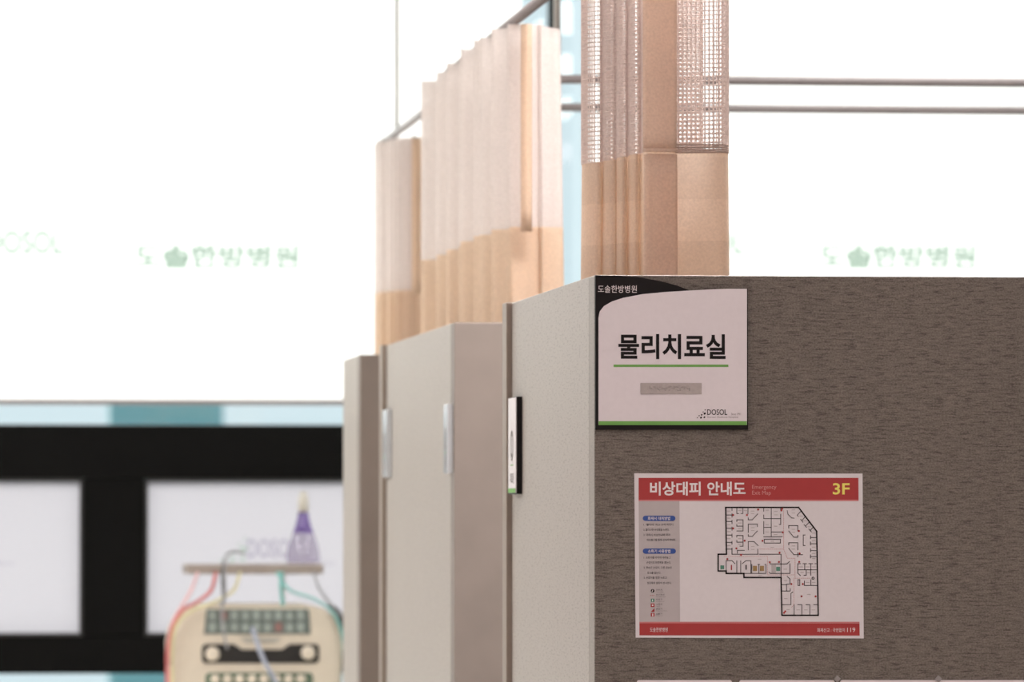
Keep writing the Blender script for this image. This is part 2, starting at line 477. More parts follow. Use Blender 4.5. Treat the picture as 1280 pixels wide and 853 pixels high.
# building across the street, seen as a teal strip under the blind
B = empty('office_building', (at(206, 700, 60).x, 60, -12), 'teal office building outside, seen under the left blind', 'building')
bx0, bx1 = at(137, 520, 60).x, at(279, 520, 60).x
box('facade', (bx0, 60, -12), (bx1, 60.4, 4.5), 'building_teal', B)
for k in range(3):
    x = bx0 + (bx1 - bx0) * (0.12 + 0.3 * k)
    box('window_pane', (x, 59.94, 1.7), (x + 0.22, 60.0, 2.25), 'building_window', B)

# ------------------------------------------------------------------ cubicle partitions
pc = at(743, 344, Y1); XS, ZT = pc.x, pc.z
TH = 0.06
def partition(px_corner, px_end, px_post, xr, front_m, label):
    c = onx(px_corner, 500, XS); e = onx(px_end, 500, XS)
    y0 = Y1 if px_corner == 743 else c.y
    r = empty('cubicle_partition', (XS, y0, 0), label, 'partition', 'cubicle partitions along the corridor')
    box('front_panel', (XS, y0, 0), (xr, y0 + TH, ZT), front_m, r, 0.0015)
    box('side_panel', (XS, y0 + TH, 0), (XS + TH, e.y, ZT), 'lit_side_wallcover', r, 0.0008)
    if px_post: box('end_post', (XS - 0.0085, e.y, 0), (XS + TH + 0.008, e.y + 0.055, ZT + 0.001), 'edge_trim', r, 0.0015)
    return r, y0, e.y
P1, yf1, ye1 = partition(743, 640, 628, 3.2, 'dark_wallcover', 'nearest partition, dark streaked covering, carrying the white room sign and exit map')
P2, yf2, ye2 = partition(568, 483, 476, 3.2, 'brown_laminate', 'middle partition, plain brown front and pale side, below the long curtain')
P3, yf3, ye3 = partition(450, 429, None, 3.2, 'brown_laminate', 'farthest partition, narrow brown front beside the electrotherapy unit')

# ------------------------------------------------------------------ room sign on the near partition
def sign_room():
    Y = Y1 - 0.001
    r = empty('room_sign', at(838, 538, Y), 'square white Korean room sign with green bottom stripe and black curved corner', 'sign')
    white_top = [(933.5, 361.2), (910, 361.2), (887.5, 362), (860.5, 363.5), (831, 365.3), (802.5, 368), (779, 372.5), (765, 377), (754.8, 382.8), (749.6, 389.5), (748, 397.5)]
    outer = [(743.5, 537.5), (934.3, 537.5), (934, 361)] + white_top[1:4] + \
            [(843.7, 356.8), (823, 351.4), (797, 347), (771.5, 345), (743.5, 344.6)]
    plate('back_plate', outer, Y, 0.006, 'sign_black', r, 0.0004)
    Yf = Y - 0.006
    f = plate('face_plate', [(748, 531.5), (933.5, 531.5)] + white_top, Yf, 0.002, 'sign_white', r, 0.0003)
    Yp = Yf - 0.0023
    letter('물리치료실', 773, 418, 907, 449, Yp, 'print_black', f, 0.026)
    flat_print('green_line', [rect(767, 456, 910.5, 459)], Yp, 'print_green', f)
    flat_print('green_stripe', [rect(748.2, 526.8, 933.5, 531.6)], Yp, 'print_green', f)
    letter('도솔한방병원', 747.5, 357, 796, 366, Y - 0.0064, 'print_white', r, 0.0)
    flat_print('logo_print', logo_dots(871, 512, 882, 523), Yp, 'print_black', f)
    letter('DOSOL', 884, 512, 909, 519, Yp, 'print_black', f, 0.008)
    letter('Since 1991', 914, 516.5, 926, 519.2, Yp, 'print_grey', f)
    letter('Korean Medicine Hospital', 884.5, 520.8, 922.5, 523.2, Yp, 'print_grey', f)
    b = plate('braille_plate', rect(800.5, 479, 877, 493), Yf - 0.002, 0.0012, 'brushed_plate', r, 0.0003)
    bm = bmesh.new()
    x = 813.0
    cells = [(1, 1, 0, 0, 1, 0), (1, 0, 0, 1, 1, 0), (0, 1, 0, 1, 0, 1), (1, 1, 0, 0, 1, 0), (0, 1, 1, 0, 1, 0), (1, 0, 1, 1, 0, 0),
             (0, 1, 0, 1, 1, 0), (1, 0, 0, 1, 0, 1), (0, 1, 1, 1, 0, 0), (1, 1, 0, 1, 0, 0), (0, 1, 0, 0, 1, 1)]
    for c in cells:
        for i, on in enumerate(c):
            if on:
                q = at(x + (i // 3) * 2.1, 483.6 + (i % 3) * 2.1, Yf - 0.0032)
                bmesh.ops.create_icosphere(bm, subdivisions=1, radius=0.0012, matrix=Matrix.Translation(q))
        x += 4.7
    bm_obj('braille_dots', bm, 'brushed_plate', b, smooth=True)['kind'] = 'stuff'
sign_room()

# ------------------------------------------------------------------ emergency exit map
def poster():
    Y = Y1 - 0.0005
    r = empty('exit_map', at(936, 798, Y), 'landscape white emergency exit map with red bands and a floor plan', 'poster')
    sh = plate('sheet', [(794.5, 797.5), (1079.5, 798.5), (1078, 592.3), (792.8, 592)], Y, 0.0012, 'paper', r)
    Ya = Y - 0.0015; Yb = Ya - 0.0003; Yc = Yb - 0.0003
    flat_print('header_band', [[(798.3, 625), (1073.2, 625), (1073, 597.7), (798.3, 597.7)]], Ya, 'print_red', sh)
    flat_print('footer_band', [[(799.3, 794.6), (1074.6, 795), (1074.4, 779.8), (799.3, 779.5)]], Ya, 'print_red', sh)
    for rc in ((798.3, 625, 1073.2, 626.8), (799.2, 777.6, 1074.4, 779.6)): flat_print('pale_red_line', [rect(*rc)], Ya, 'print_pale_red', sh)
    flat_print('grey_column', [[(799.2, 777.6), (850, 777.6), (849.3, 626.8), (798.4, 626.8)]], Ya, 'print_panel_grey', sh)
    letter('비상대피', 812.5, 602.5, 875.8, 619.8, Yb, 'print_white', sh, 0.025)
    letter('안내도', 884, 602.5, 932, 619.8, Yb, 'print_white', sh, 0.025)
    letter('Emergency', 940.2, 606.6, 970.5, 613, Yb, 'print_faint_red', sh)
    letter('Exit Map', 940.2, 613.8, 963.6, 620.3, Yb, 'print_faint_red', sh)
    letter('3F', 1041, 604.2, 1062, 618.6, Yb, 'print_yellow', sh, 0.02)
    letter('도솔한방병원', 812.5, 784.8, 834.6, 790.4, Yb, 'print_white', sh)
    letter('화재신고 : 국번없이', 1021.5, 785.6, 1056, 790.6, Yb, 'print_white', sh)
    letter('119', 1059, 785, 1069, 790.6, Yb, 'print_white', sh, 0.0)
    for rc in ((803.4, 645, 844.3, 651.6), (803.4, 686, 844.9, 692.6)): flat_print('blue_pill', [pill(*rc)], Yb, 'print_blue', sh)
    letter('화재시 대피방법', 809.8, 646.2, 837.6, 650.4, Yc, 'print_white', sh, 0.012)
    letter('소화기 사용방법', 810, 687.2, 838, 691.4, Yc, 'print_white', sh, 0.012)
    for s, x0, y0, x1 in (('1. "불이야" 하고 크게 외친다.', 804.3, 654.6, 842.6), ('2. 불이나면 비상벨을 누른다.', 804.3, 661, 836.8),
                          ('3. 대피시 비상안내에 따라', 804.3, 667.4, 838), ('비상출구를 통해 신속하게대피', 808.6, 673.6, 844),
                          ('1. 소화기를 바닥에 내려놓고', 804.6, 695.8, 838.4), ('손잡이의 안전핀을 뽑는다.', 808, 702, 838.6),
                          ('2. 한손은 손잡이, 다른 한손은', 804.6, 708.4, 840), ('호스를 잡는다.', 809, 715, 826),
                          ('3. 손잡이를 힘껏 누르고', 804.6, 721, 833.6), ('빗자루로 쓸듯이 방사한다.', 809, 727.6, 839.6)):
        letter(s, x0, y0, x1, y0 + 3.1, Yb, 'print_line', sh, 0.006)
    # key to the map
    keys = (('현위치', 'You are here', 738.8), ('피난동선', 'Evacuation route', 744.9), ('비상구', 'Emergency exit', 750.7),
            ('소화전', 'Hydrant', 756.8), ('완강기', 'Descending lifeline', 762.6), ('소화기', 'Extinguisher', 768.8))
    for k, e, y in keys:
        letter(k, 820, y - 2.2, 820 + 2.6 * len(k), y + 0.1, Yb, 'print_line', sh)
        letter(e, 820, y + 0.7, 820 + 0.75 * len(e), y + 2.2, Yb, 'print_grey', sh)
    flat_print('key_icons', [disc(815.8, 739, 2.3)], Yb, 'print_black', sh)
    flat_print('key_icons', [seg(815.2, 740, 815.8, 738, 0.8)], Yc, 'print_white', sh)
    flat_print('key_icons', [rect(812.6, 744.4, 814, 745.2), rect(814.9, 744.4, 816.2, 745.2), rect(816.8, 744.4, 817.8, 745.2)], Yb, 'print_pale_red', sh)
    flat_print('key_icons', [rect(813.6, 748.8, 818, 752.8)], Yb, 'print_teal', sh)
    flat_print('key_icons', [rect(815.2, 749.6, 816.1, 752.2)], Yc, 'print_white', sh)
    flat_print('key_icons', [rect(813.5, 754.8, 818.1, 759.2), rect(813.5, 766.7, 818.1, 771.2), [(813.5, 765.2), (818.1, 765.2), (818.1, 760.7)]], Yb, 'print_red', sh)
    flat_print('key_icons', [disc(815.8, 757, 1.1), rect(815.1, 767.5, 816.6, 770.6)], Yc, 'print_white', sh)
    # the floor plan
    K = 5.5
    def q(pts): return [(895 + x / K, 625 + y / K) for x, y in pts]
    outer = [(67, 53), (568, 53), (692, 217), (703, 795), (453, 795), (447, 535), (192, 535), (192, 507), (70, 507), (70, 490), (15, 490), (15, 375), (72, 375), (67, 53)]
    flat_print('plan_outer_walls', lines(q(outer), 1.7), Yb, 'print_black', sh)
    inner = []
    for y in (105, 150, 196, 243, 293, 340): inner.append([(67, y), (110, y)])
    for a, b in ((60, 75), (96, 120), (142, 165), (188, 210), (236, 258), (286, 305), (333, 355)): inner.append([(110, a), (110, b)])
    inner += [[(143, 55), (143, 95), (155, 95)], [(185, 55), (185, 95), (172, 95)], [(220, 55), (220, 98)],
              [(143, 150), (143, 138), (186, 138), (186, 215), (143, 215)], [(143, 170), (143, 182), (186, 182)],
              [(143, 258), (143, 246), (186, 246), (186, 320), (165, 320)], [(143, 280), (143, 292), (186, 292)],
              [(110, 350), (110, 375), (290, 375)], [(147, 368), (147, 348), (195, 348)],
              [(222, 125), (222, 138), (250, 138), (286, 98)], [(222, 225), (222, 168), (284, 168), (284, 185)],
              [(222, 240), (222, 252), (250, 252), (284, 215)], [(222, 345), (222, 288), (262, 288), (290, 316)], [(287, 340), (287, 375)],
              [(328, 55), (328, 80)], [(328, 105), (328, 130), (445, 130)], [(380, 53), (380, 255)], [(328, 150), (328, 235)],
              [(328, 190), (380, 190)], [(328, 255), (455, 255)], [(445, 53), (445, 75)], [(445, 100), (445, 170), (435, 170)],
              [(380, 222), (455, 222)], [(332, 272), (443, 272), (443, 298), (332, 298), (332, 272)],
              [(300, 375), (447, 375), (447, 535)], [(490, 75), (495, 100), (520, 125), (537, 127)],
              [(500, 195), (500, 178), (562, 178), (562, 215)], [(500, 215), (535, 258), (562, 258), (562, 245)],
              [(500, 310), (500, 296), (562, 296), (562, 345)], [(500, 335), (535, 378), (595, 378)], [(562, 365), (562, 392)],
              [(612, 243), (600, 243), (600, 315), (612, 315)],
              [(583, 80), (558, 106), (566, 116)], [(612, 118), (590, 145), (582, 135)], [(590, 145), (598, 155)], [(640, 155), (615, 182), (606, 172)],
              [(615, 182), (622, 190)], [(668, 188), (648, 212), (638, 202)], [(648, 212), (656, 222)]]
    for y in (260, 303, 350, 392): inner += [[(652, y), (694, y)], [(650, y - 12), (650, y + 9)]]
    inner += [[(562, 505), (562, 440), (580, 440)], [(562, 482), (695, 482)], [(598, 440), (622, 440)], [(610, 440), (610, 482)],
              [(638, 440), (665, 440)], [(652, 440), (652, 520)], [(620, 482), (620, 520), (605, 520)], [(562, 505), (580, 522)], [(680, 440), (696, 440)],
              [(564, 550), (576, 550), (576, 590), (564, 590), (564, 550)], [(608, 560), (608, 590), (696, 590)], [(652, 550), (652, 590)],
              [(70, 507), (70, 420), (110, 420), (130, 440)], [(143, 420), (143, 505)], [(170, 420), (170, 505)],
              [(180, 440), (205, 420), (240, 420), (240, 505)], [(246, 445), (246, 505)], [(287, 445), (300, 445)], [(294, 445), (294, 505)], [(336, 445), (343, 445), (343, 507), (70, 507)],
              [(366, 430), (372, 442), (488, 442), (505, 426)], [(365, 498), (372, 507), (508, 507), (508, 440)],
              [(490, 528), (508, 545), (508, 580), (485, 582)], [(450, 585), (485, 585), (485, 628)], [(450, 628), (510, 628), (510, 612)],
              [(528, 635), (515, 645), (515, 722), (453, 722)], [(537, 722), (537, 795)], [(562, 722), (590, 722), (590, 795)],
              [(618, 722), (645, 722), (645, 795)], [(672, 722), (698, 722)]]
    flat_print('plan_room_walls', [s for l in inner for s in lines(q(l), 0.85)], Yb, 'print_line', sh)
    flat_print('plan_lifts', [rect(*q([(254, 455)])[0], *q([(282, 490)])[0]), rect(*q([(302, 455)])[0], *q([(330, 490)])[0])], Yb, 'print_tan', sh)
    flat_print('plan_exits', [rect(*q([(414, 462)])[0], *q([(440, 490)])[0]), rect(*q([(30, 452)])[0], *q([(56, 478)])[0])], Yb, 'print_teal', sh)
    flat_print('plan_stairs', [rect(*q([(382, 447)])[0], *q([(412, 503)])[0])], Yb, 'print_panel_grey', sh)
    flat_print('plan_figures', [disc(*q([(207, 452)])[0], 0.8), seg(*q([(207, 458)])[0], *q([(207, 478)])[0], 1.4)], Yb, 'print_black', sh)
    flat_print('plan_figures', [disc(*q([(106, 452)])[0], 0.8), seg(*q([(106, 460)])[0], *q([(106, 480)])[0], 1.5)] +
               [disc(*q([p])[0], 1.25) for p in ((118, 105), (213, 105), (290, 68), (118, 197), (197, 282), (140, 335), (320, 283), (172, 380), (78, 408), (437, 365), (433, 428),
                (370, 430), (455, 62), (450, 74), (460, 225), (570, 215), (575, 370), (572, 428), (518, 580), (597, 580), (588, 665), (685, 665), (468, 778), (476, 768))], Yc, 'print_red', sh)
    dash = []
    for l in ([(55, 390), (355, 390), (355, 517), (540, 517)], [(300, 340), (465, 340)], [(465, 75), (465, 340), (490, 403), (543, 403), (543, 540), (655, 540)], [(535, 540), (535, 722), (515, 745)]):
        for (xa, ya), (xb, yb) in zip(l, l[1:]):
            L_ = math.hypot(xb - xa, yb - ya); n = max(1, int(L_ / 13))
            for k in range(n):
                t0, t1 = k / n, (k + 0.55) / n
                dash.append(seg(*q([(xa + (xb - xa) * t0, ya + (yb - ya) * t0)])[0], *q([(xa + (xb - xa) * t1, ya + (yb - ya) * t1)])[0], 0.4))
    flat_print('plan_route', dash, Yb, 'print_pale_red', sh)
    flat_print('plan_position', [disc(*q([(667, 540)])[0], 1.8)], Yc, 'print_black', sh)
    flat_print('plan_position', [disc(*q([(667, 540)])[0], 0.8)], Yc - 0.0002, 'print_white', sh)
    names = [(88, y) for y in (78, 127, 172, 219, 268, 316)] + [(163, 75), (203, 75), (163, 160), (163, 198), (163, 268), (163, 306), (252, 78), (252, 96), (253, 192), (253, 212),
             (253, 322), (253, 342), (352, 72), (412, 80), (412, 104), (352, 172), (352, 222), (410, 182), (410, 240), (387, 286), (387, 327), (532, 70), (532, 92), (532, 204), (532, 224),
             (532, 318), (532, 340), (672, 230), (672, 282), (672, 326), (672, 370), (672, 405), (586, 112), (614, 146), (642, 186), (300, 409), (305, 520), (585, 462), (630, 462), (672, 462),
             (592, 500), (636, 502), (672, 500), (630, 570), (672, 570), (638, 652), (478, 556), (480, 680), (496, 755), (565, 758), (618, 758), (670, 758), (476, 478)]
    flat_print('plan_room_names', [rect(*q([(x - 12, y - 2)])[0], *q([(x + 12, y + 2)])[0]) for x, y in names], Yb, 'print_panel_grey', sh)
poster()

# white cards along the lower edge of the picture, grey clips on two of them
def card(x0, x1, label, clip=None):
    Y = Y1 - 0.001
    h = 140
    r = empty('card', at((x0 + x1) / 2, 850.5 + h, Y), label, 'card', 'cards on the near partition')
    plate('card_sheet', [(x0, 850.5 + h), (x1, 850.5 + h), (x1, 852.2), (x1 - 1.6, 850.6), (x0 + 1.6, 850.6), (x0, 852.2)], Y, 0.003, 'card_white', r)
    if clip:
        plate('clip', [(clip - 4.2, 849.5), (clip + 0.5, 854), (clip + 4.5, 848.6), (clip - 0.2, 844.3)], Y - 0.003, 0.004, 'clip_grey', r, 0.0005)
card(796, 914.5, 'white card at the bottom under the exit map, leftmost, without a clip')
card(924, 1043, 'white card at the bottom, second from left, under the map corner', 1046)
card(1050, 1300, 'wide white card at the bottom right, grey clip near its middle', 1172.5)

# ------------------------------------------------------------------ small signs on the side faces
def side_sign(x_near, x_far, y0, y1, label, back):
    """a plate on the corridor face XS; x_near / x_far are its edges on the wall"""
    t = 0.0055; gap = 0.003
    a, b = onx(x_near, y1, XS), onx(x_far, y1, XS)
    zt_, zb_ = onx(x_near, y0, XS).z, a.z
    r = empty('door_sign', (XS, (a.y + b.y) / 2, zb_), label, 'sign', 'small signs on the corridor sides')
    box('back_plate', (XS - gap - t, a.y, zb_), (XS - gap + 0.0028, b.y, zt_), back, r, 0.0004)
    f = box('face_plate', (XS - gap - t - 0.0012, a.y + 0.0006, zb_ + 0.002), (XS - gap - t, b.y - 0.0006, zt_ - 0.001), 'sign_white', r)
    X = XS - gap - t - 0.0016
    W, H = b.y - a.y, zt_ - zb_
    def quads(name, rs, m):
        bm = bmesh.new()
        for poly in rs:
            bm.faces.new([bm.verts.new((X, b.y - u * W, zb_ + v * H)) for u, v in poly])
        bm_obj(name, bm, m, f)
    if back == 'acrylic': f.data.materials[0] = MATS['acrylic']
    def R(u0, v0, u1, v1): return [(u0, v0), (u1, v0), (u1, v1), (u0, v1)]
    if back != 'acrylic': quads('green_stripe', [R(0.01, 0.015, 0.99, 0.06)], 'print_green')
    quads('green_line', [R(0.3, 0.295, 0.7, 0.305)], 'print_green')
    ring = []
    for k in range(20):
        a0, a1 = k * math.pi / 10, (k + 1) * math.pi / 10
        for_ = [(0.5 + 0.2 * s * math.cos(q_), 0.5 + 0.16 * s * math.sin(q_)) for s, q_ in ((1, a0), (1, a1), (0.84, a1), (0.84, a0))]
        ring.append(for_)
    quads('pictogram', ring + [R(0.44, 0.60, 0.56, 0.64), R(0.42, 0.38, 0.58, 0.42), R(0.48, 0.42, 0.52, 0.60)], 'print_grey')
    me = glyph_mesh('치료실', 0.01)
    xs = [v.co.x for v in me.vertices]; ys = [v.co.y for v in me.vertices]
    for v in me.vertices:
        u = (v.co.x - min(xs)) / (max(xs) - min(xs)); q_ = (v.co.y - min(ys)) / (max(ys) - min(ys))
        v.co = (X, b.y - (0.25 + 0.5 * u) * W, zb_ + (0.11 + 0.11 * q_) * H)
    link_mesh('lettering', me, 'print_grey', f)
side_sign(653, 643.5, 496, 618, 'small black-edged sign on the near partition side, green bottom stripe', 'sign_black')
side_sign(566.5, 561.5, 505, 592, 'blurred small sign at the near edge of the middle partition side', 'acrylic')
side_sign(490, 484.6, 512, 597, 'blurred small sign at the far end of the middle partition side', 'acrylic')

# ------------------------------------------------------------------ curtains
def resample(pts, n):
    L_ = [0.0]
    for a, b in zip(pts, pts[1:]): L_.append(L_[-1] + (b - a).length)
    out = []; j = 0
    for i in range(n):
        s = L_[-1] * i / (n - 1)
        while j < len(L_) - 2 and L_[j + 1] < s: j += 1
        t = (s - L_[j]) / max(1e-9, L_[j + 1] - L_[j])
        out.append(pts[j].lerp(pts[j + 1], t))
    return out, L_[-1]
def sheet(name, path, zbot, ztop, rows, m, parent, flare=0.0, z0=None, cx=None, smooth=True, off=0.0, tail=0.0):
    """cloth hung along a plan path; zbot and ztop may be functions of the position 0..1 along it"""
    bm = bmesh.new(); n = len(path); grid = []
    fb = zbot if callable(zbot) else (lambda s: zbot)
    ft = ztop if callable(ztop) else (lambda s: ztop)
    for j in range(rows + 1):
        row = []
        for i, p in enumerate(path):
            s = i / (n - 1); z = fb(s) + (ft(s) - fb(s)) * j / rows
            x, y = p.x, p.y
            if flare and z < z0:
                k = 1 + flare * (z0 - z); x = cx + (x - cx) * k
            if tail: x += (ZR - z) * tail * max(0, 1 - s / 0.16)     # the loose end swings out
            row.append(bm.verts.new((x, y - off, z)))
        grid.append(row)
    for j in range(rows):
        for i in range(n - 1):
            bm.faces.new((grid[j][i], grid[j][i + 1], grid[j + 1][i + 1], grid[j + 1][i]))
    me = bpy.data.meshes.new(name); bm.to_mesh(me); bm.free()
    return link_mesh(name, me, m, parent, smooth=smooth)
def V2(x, y): return Vector((x, y, 0))
ZR = 1.5 + 0.824               # height of the rails
XRAIL = onx(656, 13, 1.03).x

# near curtain, gathered in one bundle
def near_curtain():
    def w_(px, Y): p = at(px, 300, Y); return V2(p.x, p.y)
    raw = [w_(*t) for t in ((742, 8.02), (731, 8.01), (727.5, 7.985), (737, 7.955), (749, 7.94), (752.5, 7.96), (750, 7.985), (756, 7.93), (768, 7.905), (771, 7.925),
           (768, 7.95), (773, 7.89), (781, 7.87), (784, 7.895), (782, 7.92), (788, 7.86), (797, 7.84), (800, 7.862), (799, 7.885), (804, 7.83), (812, 7.815), (846, 7.81), (878, 7.805),
           (903, 7.80), (909.5, 7.815), (909, 7.84), (895, 7.87), (868, 7.885), (848, 7.895), (843, 7.905), (852, 7.915), (874, 7.91), (878, 7.92), (868, 7.93), (842, 7.93), (800, 7.945), (764, 7.975), (757, 7.99), (765, 8.0), (800, 7.985), (806, 7.995), (798, 8.005), (752, 8.03))]
    sm = spline(raw, 10)
    path, L_ = resample(sm, 300)
    cxm = at(822, 300, 7.9).x
    z_fold = lambda s: 1.9905 + 0.009 * min(1, s / 0.5)       # where cloth meets net
    loc = V2(cxm, 7.9)
    r = empty('cubicle_curtain', (cxm, 7.9, 0.45), 'nearest curtain, sharp open net over tan cloth, above the room sign', 'curtain', 'cubicle curtains')
    z0 = 1.99
    sheet('tan_cloth', path, 0.45, z_fold, 36, 'curtain_tan', r, 0.10, z0, cxm)
    # open net: threads of its own
    pitch = 0.0062
    npath, L_ = resample(sm, int(L_ / pitch) + 1)
    rows = int((ZR - 0.03 - 1.995) / pitch)
    net = sheet('net', npath, z_fold, ZR - 0.03, rows, 'net_thread', r, smooth=False)
    md = net.modifiers.new('threads', 'WIREFRAME'); md.thickness = 0.0024; md.use_replace = True; md.use_even_offset = False
    net['kind'] = 'stuff'
    # stitched tape where cloth and net meet (right front), four ridges
    i0 = min(range(300), key=lambda i: (path[i] - w_(846, 7.81)).length)
    i1 = min(range(300), key=lambda i: (path[i] - w_(909.5, 7.815)).length)
    bm = bmesh.new()
    for k in range(4):
        add_tube(bm, [(p.x, p.y - 0.0016, 1.9985 + k * 0.0034) for p in path[i0:i1 + 1]], 0.0013, 5)
    bm_obj('hem_stitching', bm, 'hem_thread', r, smooth=True)['kind'] = 'stuff'
    # upright cloth band over the net, folded hem at its foot
    bx = [at(x, 100, 7.80) for x in (803.5, 815, 830, 846)]
    bpath, _ = resample([V2(p.x, 7.80 - d) for p, d in zip(bx, (0.0, 0.004, 0.003, 0.0))], 10)
    zf = at(825, 187, 7.80).z
    bnd = sheet('upright_band', bpath, zf, ZR - 0.03, 14, 'curtain_band', r)
    sd = bnd.modifiers.new('thick', 'SOLIDIFY'); sd.thickness = 0.0012
    bm = bmesh.new(); add_tube(bm, [(p.x, p.y - 0.001, zf - 0.001) for p in bpath], 0.0028, 6)
    bm_obj('band_hem', bm, 'curtain_band', r, smooth=True)
    lo = [at(x, 250, 7.80) for x in (805, 812, 830, 847)]
    lpath, _ = resample([V2(p.x, 7.803 - d) for p, d in zip(lo, (-0.004, 0.003, 0.002, 0.0))], 10)
    lb = sheet('lower_band', lpath, 1.55, zf - 0.006, 10, 'curtain_band', r, 0.10, z0, cxm)
    sd = lb.modifiers.new('thick', 'SOLIDIFY'); sd.thickness = 0.001
near_curtain()

def wavy(xy, amp, wl, jit):
    """folded path along a polyline"""
    base, L_ = resample([V2(*p) for p in xy], 400)
    out = []; ph = 0.0
    for i, p in enumerate(base):
        t = (base[min(399, i + 1)] - base[max(0, i - 1)]).normalized(); nrm = V2(-t.y, t.x)
        s = L_ * i / 399
        a = amp * (1 + jit * math.sin(s * 13.1 + 1) + 0.5 * jit * math.sin(s * 29.7))
        out.append(p + nrm * (a * math.sin(2 * math.pi * (s / wl + 0.12 * math.sin(s * 7.3))) + 0.4 * amp * math.sin(2 * math.pi * s / wl * 3.3 + 2 * math.sin(s * 5.1))))
    return out

def far_curtain(xy, amp, wl, n, label, zfold, band_px, ztop, tail=0.0):
    path = wavy(xy, amp, wl, 0.35)
    path, L_ = resample(path, n)
    c = path[len(path) // 2]
    r = empty('cubicle_curtain', (c.x, c.y, 0.45), label, 'curtain', 'cubicle curtains')
    sheet('tan_cloth', path, 0.45, zfold, 16, 'curtain_plain', r, tail=tail)
    sheet('net', path, zfold, ztop, 8, 'net_weave', r, tail=tail)
    if band_px:
        Yb = band_px[2]
        p, q = at(band_px[0], 100, Yb), at(band_px[1], 100, Yb)
        bp, _ = resample([V2(p.x, p.y), V2((p.x + q.x) / 2, p.y - 0.008), V2(q.x, q.y)], 7)
        b = sheet('upright_band', bp, zfold - 0.01, band_px[3], 8, 'curtain_plain', r)
        sd = b.modifiers.new('thick', 'SOLIDIFY'); sd.thickness = 0.0012
    # hooks along the top edge
    for k in range(3, n, max(6, n // 14)):
        pt_ = path[k]
        tube('hook', [(pt_.x, pt_.y, ztop if not callable(ztop) else ztop(k / (n - 1))), (pt_.x, pt_.y, ZR - 0.0095)], 0.002, 'rail_white', r, 5)
    return r
# middle curtain: runs along the corridor rail inside the second cubicle, its end turned to the right
pA = at(668, 300, 9.48); pB = at(662, 300, 9.40)
zt_mid = lambda s: ZR - 0.012 - 0.018 * max(0, 1 - s / 0.06)
far_curtain([(pA.x, pA.y), (pB.x, pB.y), (XRAIL + 0.008, 9.38), (XRAIL, 9.55), (XRAIL, 10.15), (XRAIL, 10.82)], 0.034, 0.19, 300,
            'long middle curtain, blurred pale net over tan folds, stepped top edge', 1.5 + 0.474, (651, 665, 9.36, ZR - 0.015), zt_mid, 0.02)
# far curtain: gathered at the end of the third cubicle's rail
X3 = onx(506, 164, 1.08).x
Y3 = 12.35
c3 = at(504, 300, Y3)
far_curtain([(at(536, 300, Y3 - 0.1).x, Y3 - 0.1), (c3.x + 0.01, Y3 - 0.14), (at(472, 300, Y3 + 0.05).x, Y3 + 0.02), (c3.x, Y3 + 0.16)], 0.018, 0.062, 140,
            'farthest curtain, washed-out narrow bundle at the left rail end', 1.5 + 0.478, (515, 527, Y3 - 0.19, ZR - 0.02), ZR - 0.016)

# ------------------------------------------------------------------ curtain rails and the rods they hang from
RR = 0.009
def rail(pts, label, rods, rr=0.007):
    p0 = Vector(pts[0])
    r = empty('curtain_rail', p0, label, 'rail', 'curtain rails')
    tube('track', pts, RR, 'rail_white', r, 10)
    for (x, y) in rods:
        tube('hanger_rod', [(x, y, ZR + RR * 0.6), (x, y, ZC)], rr, 'rod_steel', r, 8)
        bm = bmesh.new(); add_tube(bm, [(x, y, ZC - 0.012), (x, y, ZC)], 0.022, 12)
        bm_obj('ceiling_cup', bm, 'rod_steel', r, smooth=True)
def corner(x, y, rad, a0, a1, n=7):
    return [(x + rad * math.cos(math.radians(a0 + (a1 - a0) * k / n)), y + rad * math.sin(math.radians(a0 + (a1 - a0) * k / n)), ZR) for k in range(n + 1)]
yA = 6.95 * 0 + at(1000, 101, 10.87).y
# heights of the two cross rails in the photo set their depths
def depth_for(px, py):
    d = ray(px, py); return d.y * (ZR - 1.5) / d.z
YR2 = depth_for(1000, 101.5); YR3 = depth_for(1000, 136.5)
rail([(3.15, 7.62, ZR)] + corner(XRAIL + 0.1, 7.72, 0.1, -90, -180) + [(XRAIL, 8.9, ZR)],
     'rail of the nearest curtain, above the picture edge', [(XRAIL, 8.6), (2.4, 7.62)])
rail([(XRAIL, 8.96, ZR), (XRAIL, YR2 - 0.1, ZR)] + corner(XRAIL + 0.1, YR2 - 0.1, 0.1, 180, 90) + [(3.15, YR2, ZR)],
     'upper of the two grey cross rails, ending behind the middle curtain', [(at(696.5, 60, YR2).x, YR2), (2.75, YR2)])
rail([(3.15, YR3, ZR)] + corner(X3 + 0.12, YR3 + 0.12, 0.12, -90, -180) + [(X3, 12.55, ZR)],
     'lower of the two grey cross rails, bending at its left end', [(at(698.5, 60, YR3).x, YR3), (X3, 12.3), (2.9, YR3)], 0.0045)

